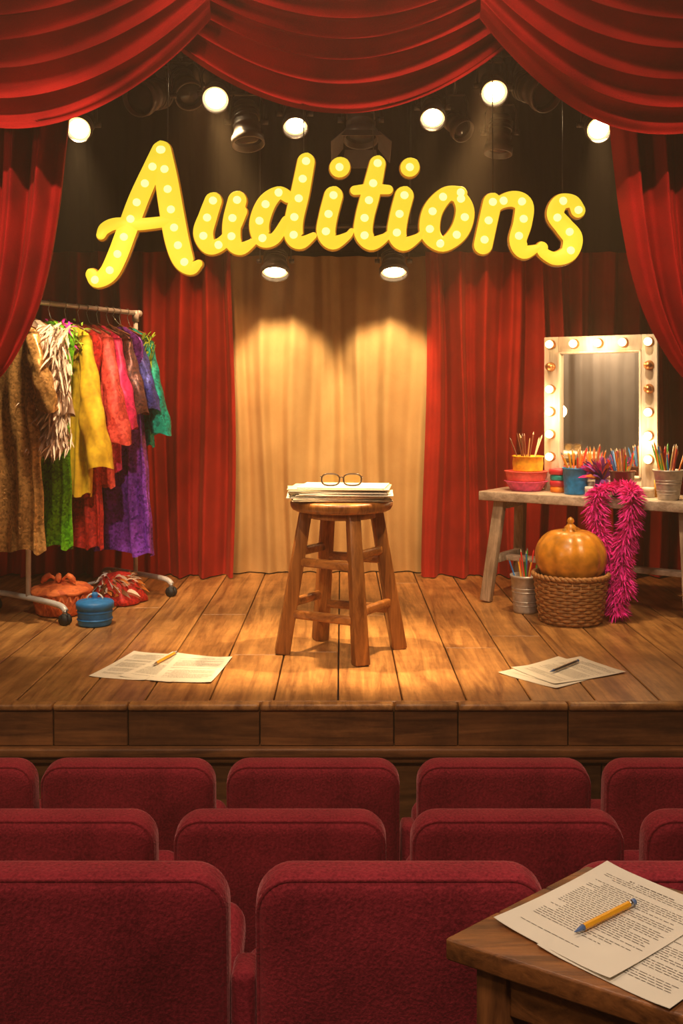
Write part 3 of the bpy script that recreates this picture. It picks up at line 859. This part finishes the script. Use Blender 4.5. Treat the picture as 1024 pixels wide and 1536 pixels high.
bg.inputs['Base Color'].default_value = (.85, .82, .80, 1); bg.inputs['Metallic'].default_value = 1; bg.inputs['Roughness'].default_value = .04
b.add(mbox(FW, MW - FW, FW, MH - FW, .015, .025, 0), M_glass, False)
b.add(mbox(.01, MW - .01, .01, MH - .01, -.012, .0, .002), M_trestz)
bl_ = []
for k in range(5): bl_.append((FW / 2 + (MW - FW) * k / 4, MH - FW / 2, True))
for k in range(1, 6):
    z = MH - FW / 2 - (MH - FW) * k / 6 * .97
    bl_.append((FW / 2, z, k != 1)); bl_.append((MW - FW / 2, z, k not in (1, 2)))
for a, z, lit in bl_:
    M = aim(mq(a, z, .05), mn)
    b.add(lathe([(.026, 0), (.027, .006), (.02, .012), (.018, .02)], 20, M=M), M_sock)
    b.add(lathe([(.014, .015), (.020, .024), (.023, .036), (.020, .05), (.012, .058), (1e-5, .061)], 18, M=M), M_bulb if lit else M_sock)
b.obj('vanity_mirror')
for a, z in ((FW / 2, .45), (MW - FW / 2, .3), (MW / 2, MH - .04)):
    ld = bpy.data.lights.new('bulb_lamp', 'POINT'); ld.energy = 4.5; ld.color = (1, .62, .28); ld.shadow_soft_size = .04
    lo = bpy.data.objects.new('vanity_bulb_lamp', ld); scene.collection.objects.link(lo); lo.location = mq(a, z, .16)
    lo.parent = bpy.data.objects['vanity_mirror']

def pot(name, x, y, z, r0, r1, h, mat, n_p=0, ribs=False, rim=True, pl=.12, cols=None, fn=None):
    b = MB(); M = T(x, y, z + .001)
    pr = [(r0, 0), (r0 + (r1 - r0) * .1, h * .05), (r0 + (r1 - r0) * .5, h * .5), (r1, h * .93), (r1 * 1.06, h * .94), (r1 * 1.06, h), (r1 * .95, h), (r1 * .9, h * .8), (1e-5, h * .78)]
    b.add(lathe(pr, 32, fn, M), mat)
    if ribs:
        for k in (.2, .3, .55, .65):
            r = r0 + (r1 - r0) * k
            b.add(lathe([(r, h * k - .004), (r * 1.04, h * k), (r, h * k + .004)], 32, None, M), mat)
    for k in range(n_p):
        q = random.uniform(0, 2 * pi); rr_ = r1 * .7 * sqrt(random.random())
        p = V((x + rr_ * cos(q), y + rr_ * sin(q), z + h * .8)); L = pl * random.uniform(.75, 1.2)
        d = V((cos(q) * rr_ / r1 * .6 + random.uniform(-.15, .15), sin(q) * rr_ / r1 * .5, 1)).normalized()
        m = random.choice(cols or PCOL)
        b.add(tube([p, p + d * L], .0042, 6), m, False)
        b.add(tube([p + d * L, p + d * (L + .015)], [.0042, .0008], 6), random.choice([M_paper2, m, M_ink]), False)
    return b.obj(name, loc=(x, y, z))
PCOL = [plain('pencil_' + n, c, .4, bmp=0) for n, c in (('red', (.70, .03, .02)), ('orange', (.9, .24, .02)), ('gold', (.85, .42, .03)), ('green', (.06, .36, .04)), ('blue', (.03, .20, .60)), ('tan', (.50, .28, .11)), ('maroon', (.24, .02, .03)))]
M_ybowl = plain('yellow_cloth_bowl', (.92, .44, .015), .6, nscale=40, var=.3)
M_pbowl = plain('pink_cloth_bowl', (.80, .09, .26), .6, nscale=40, var=.35)
M_bluept = plain('blue_pot_glaze', (.015, .20, .52), .35, nscale=40, var=.3)
M_brownpt = plain('brown_pot_glaze', (.14, .04, .02), .3)
M_tin = plain('galvanised_tin', (.50, .45, .40), .4, .4, nscale=40, var=.2)
M_red = plain('red_jar_paint', (.6, .03, .05), .4); M_teal = plain('teal_jar_paint', (.02, .35, .35), .4); M_orange = plain('orange_jar_paint', (.85, .25, .02), .4)
def tp(a, c): p = tq(a, c, 0); return p.x, p.y
wob = lambda q, j, z: 1 + .03 * sin(6 * q + z * 60)
x, y = tp(.20, .20)
pot('pink_fabric_bowl', x, y, TZ, .085, .115, .055, M_pbowl, fn=wob)
pot('pink_fabric_bowl', x, y, TZ + .056, .105, .115, .055, plain('coral_cloth', (.85, .12, .10), .6, nscale=60), fn=wob)
pot('yellow_fabric_bowl', x + .01, y, TZ + .112, .085, .085, .085, M_ybowl, n_p=10, fn=wob, pl=.13, cols=[M_brownpt, M_paper2, PCOL[5]])
x, y = tp(.40, .20)
b = MB()
for k, (m, r) in enumerate(((M_orange, .05), (M_red, .052), (M_teal, .05), (M_red, .056))):
    b.add(lathe([(r * .9, .033 * k), (r, .033 * k + .006), (r, .033 * k + .026), (r * .9, .033 * k + .033), (1e-5, .033 * k + .033)], 28, M=T(x, y, TZ + .001)), m)
b.obj('stacked_paint_jars')
x, y = tp(.52, .14); pot('blue_pencil_pot', x, y, TZ, .060, .070, .145, M_bluept, n_p=20, cols=[PCOL[1], PCOL[2], PCOL[5], PCOL[0]])
x, y = tp(.78, .14); pot('brown_pencil_pot', x, y, TZ, .052, .066, .14, M_brownpt, n_p=24)
x, y = tp(1.03, .12); pot('tin_pencil_bucket', x, y, TZ, .052, .075, .155, M_tin, n_p=24, ribs=True, pl=.14)
x, y = tp(.65, .19)
b = MB(); b.add(lathe([(.035, 0), (.04, .01), (.036, .08), (.02, .085), (1e-5, .085)], 20, M=T(x, y, TZ + .001)), M_fpurple)
for _ in range(110):
    b.add(feather((x, y, TZ + .08), (random.uniform(-.9, .5), random.uniform(-.5, .2), random.uniform(.3, 1.2)), random.uniform(.10, .20), .012, (0, 0, -.3)), random.choice([M_fpurple, M_forange, M_fpurple, M_fpink]))
b.obj('feather_vase')
b = MB()
for a, c, r, h, m in ((.62, .08, .022, .05, M_fwhite), (.67, .10, .02, .035, M_paper2), (.90, .20, .03, .05, M_paper), (.95, .24, .028, .09, M_ybowl), (.60, .16, .018, .07, M_frame)):
    x, y = tp(a, c)
    b.add(lathe([(r, 0), (r, h * .6), (r * 1.06, h * .62), (r * 1.06, h * .97), (r * .9, h), (1e-5, h)], 20, M=T(x, y, TZ + .001)), m)
b.obj('makeup_jars')

b = MB()
def bo(px, z, fwd=0): q = tq(.80, 0, 0) + td * px - nd * fwd; return (q.x, q.y, z)
path1 = [bo(.02, TZ + .045, -.08), bo(-.04, TZ + .05, -.02), bo(-.085, TZ + .02, .055), bo(-.08, .50, .07), bo(-.035, .38, .07), bo(-.0, .24, .07), bo(.02, .12, .075), bo(.03, .05, .08)]
path2 = [bo(-.03, TZ + .05, -.08), bo(.05, TZ + .06, -.03), bo(.10, TZ + .025, .055), bo(.09, .52, .07), bo(.06, .40, .07), bo(.05, .28, .07), bo(.065, .17, .07)]
for pth in (path1, path2):
    P = cr(pth, 10); b.add(tube(P, .014, 8), M_fpink)
    for i in range(len(P)):
        for _ in range(46):
            d = V((random.gauss(0, 1), random.gauss(0, 1), random.gauss(0, .8) - .25)).normalized()
            if P[i][2] < .07 and d.z < 0: d.z = abs(d.z) * .3
            if P[i][2] > TZ and d.z < 0: d.z = -d.z * .5
            b.add(feather(V(P[i]), d, random.uniform(.045, .085), .0045, (0, 0, -.35), 3), M_fpink)
b.obj('magenta_feather_boa')

BX, BY = 1.175, 5.13
M_wick = plain('wicker', (.36, .16, .045), .6, nscale=60, var=.4)
M_pump = plain('golden_pumpkin_skin', (.60, .24, .02), .3, nscale=18, var=.35, bmp=.2)
b = MB(); hb = .235
nrow = 15
for k in range(nrow):
    z = .008 + hb * k / nrow; r = .15 + .032 * (k / nrow) ** .8
    ph = pi * (k % 2)
    pts = [(BX + (r + .0045 * sin(14 * q + ph)) * cos(q), BY + (r + .0045 * sin(14 * q + ph)) * sin(q), z + .008) for q in [j * 2 * pi / 112 for j in range(113)]]
    b.add(tube(pts, .0088, 6, False), M_wick)
for j in range(28):
    q = j * 2 * pi / 28 + .05
    b.add(tube([(BX + .148 * cos(q), BY + .148 * sin(q), .004), (BX + .184 * cos(q), BY + .184 * sin(q), hb + .01)], .005, 6), M_wick)
for kk in range(2):
    pts = [(BX + (.187 + .006 * sin(20 * q + pi * kk)) * cos(q), BY + (.187 + .006 * sin(20 * q + pi * kk)) * sin(q), hb + .008 + .006 * cos(20 * q + pi * kk)) for q in [j * 2 * pi / 160 for j in range(161)]]
    b.add(tube(pts, .009, 6, False), M_wick)
b.add(lathe([(.15, .003), (.15, .012), (1e-5, .012)], 30, M=T(BX, BY, 0)), M_wick)
b.obj('wicker_basket')
b = MB()
pr = []
for k in range(25):
    a = -pi / 2 + pi * k / 24; pr.append((max(1e-5, .182 * cos(a) ** .85 if cos(a) > 0 else 1e-5), .15 * sin(a) - (.02 * math.exp(-((k - 24) / 3.) ** 2))))
b.add(lathe(pr, 96, lambda q, j, z: 1 - .05 * abs(cos(4 * q)) ** 8 - .004, T(BX, BY, .335)), M_pump)
b.add(lathe([(.05, 0), (.038, .012), (.03, .018), (.034, .028), (.022, .038), (.014, .05), (.02, .06), (.012, .075), (1e-5, .082)], 24, M=T(BX, BY, .455)), M_pump)
for k in range(5):
    q = k * 2 * pi / 5
    b.add(feather((BX, BY, .475), (cos(q), sin(q), .15), .065, .014, (0, 0, -.4)), M_gold)
b.obj('golden_pumpkin')
pot('tin_pencil_bucket', .985, 5.36, 0.0, .062, .078, .20, M_tin, n_p=12, ribs=True, pl=.14)

# ------------------------------------------------------------------ drape and sconce added on the side wall for the mirror to reflect
M_greydr = velvet('mirror_reflection_cloth', (.34, .28, .22), (.48, .40, .32), sheen=.1, tint=(1, .9, .8))
def wd(u, v):
    y = -.9 + 4.3 * u
    return V((-2.93 + .03 * pleat(2 * pi * y / .22), y, -.55 + 3.3 * v))
b = MB(); b.add(surf(wd, 420, 6), M_greydr); b.obj('mirror_reflection_drape')  # added so the vanity mirror reflects pale cloth instead of dark wall
b = MB(); b.add(box((-2.97, 1.2, 1.9), (.06, .10, .16), .01), M_gold)
b.add(tube(cr([(-2.95, 1.2, 1.9), (-2.86, 1.2, 1.86), (-2.80, 1.2, 1.92)], 5), .01, 8), M_gold)
b.add(lathe([(.03, 0), (.055, .03), (.075, .10), (.065, .12), (1e-5, .12)], 24, M=T(-2.80, 1.2, 1.92)), M_bulb)
sc = b.obj('added_sconce')
ld = bpy.data.lights.new('added_sconce_lamp', 'POINT'); ld.energy = 55; ld.color = (1, .74, .48); ld.shadow_soft_size = .08  # added to light the drape for the mirror's reflection
lo = bpy.data.objects.new('added_sconce_lamp', ld); scene.collection.objects.link(lo); lo.location = (.25, 0, .15); lo.parent = sc
lo.location = (-2.55, 1.2, 2.05)

# ------------------------------------------------------------------ unseen fill lamps added over seats and stage
def area(name, loc, tgt, w, size, col):
    ld = bpy.data.lights.new(name, 'AREA'); ld.energy = w; ld.size = size; ld.color = col
    lo = bpy.data.objects.new(name, ld); scene.collection.objects.link(lo); lo.location = loc
    lo.rotation_euler = (V(tgt) - V(loc)).to_track_quat('-Z', 'Y').to_euler()
def hspot(name, loc, tgt, w, ang, col, soft=.12, blend=.8):
    ld = bpy.data.lights.new(name, 'SPOT'); ld.energy = w; ld.spot_size = radians(ang); ld.spot_blend = blend; ld.color = col; ld.shadow_soft_size = soft
    lo = bpy.data.objects.new(name, ld); scene.collection.objects.link(lo); lo.location = loc
    lo.rotation_euler = (V(tgt) - V(loc)).to_track_quat('-Z', 'Y').to_euler()
area('house_fill_light', (0, 2.9, 3.40), (0, 2.3, -.6), 28, .5, (1, .74, .52))  # unseen lamp added to give the seat tops a bright rim
hspot('house_fill_light', (0, -.4, 3.2), (0, 2.4, -.1), 165, 62, (1, .72, .55), .3, 1.)  # added fill for the seat backs, from above and behind the camera
area('house_fill_light', (0, 2.7, 3.42), (0, 3.9, 2.3), 14, .4, (1, .52, .30))  # added to graze the swags and bring out their folds
hspot('desk_fill_light', (.9, .6, 3.3), (.42, 1.5, .36), 66, 26, (1, .80, .55))  # unseen spot added to brighten the desk and its pages
hspot('front_fill_light', (-.9, 1.6, 3.35), (-1.35, 5.3, .85), 360, 24, (1, .78, .50), .06, .8)  # this and the next two: unseen spots added to light the stage from the front
hspot('front_fill_light', (.9, 1.6, 3.35), (1.35, 5.3, .65), 300, 24, (1, .72, .42), .06, .8)
hspot('front_fill_light', (.3, 1.6, 3.35), (0, 4.5, .35), 260, 26, (1, .70, .38), .06, .9)
for s in (-1, 1):
    hspot('curtain_fill_light', (s * .75, 5.3, 2.9), (s * 1.0, 6.4, .6), 190, 52, (1, .50, .22), .05, .9)  # spots without fixtures, added to brighten the red back curtains

# thin theatrical haze fills the hall
w = bpy.data.worlds.new('world'); scene.world = w; w.use_nodes = True
wn = w.node_tree
wn.nodes['Background'].inputs[0].default_value = (0, 0, 0, 1)
wn.nodes['Background'].inputs[1].default_value = 0
vs_ = wn.nodes.new('ShaderNodeVolumeScatter')
vs_.inputs['Color'].default_value = (1, .74, .48, 1); vs_.inputs['Density'].default_value = .018; vs_.inputs['Anisotropy'].default_value = .4
wn.links.new(vs_.outputs[0], wn.nodes['World Output'].inputs['Volume'])
# ------------------------------------------------------------------ camera
cd = bpy.data.cameras.new('camera'); cam = bpy.data.objects.new('camera', cd); scene.collection.objects.link(cam)
cam.location = (0, 0, 1.136); cam.rotation_euler = (radians(90), 0, 0)
cd.sensor_fit = 'VERTICAL'; cd.sensor_height = 36; cd.lens = 36 * 1500 / 1536
cd.shift_y = -168 / 1536; cd.clip_start = .05; cd.clip_end = 50
scene.camera = cam
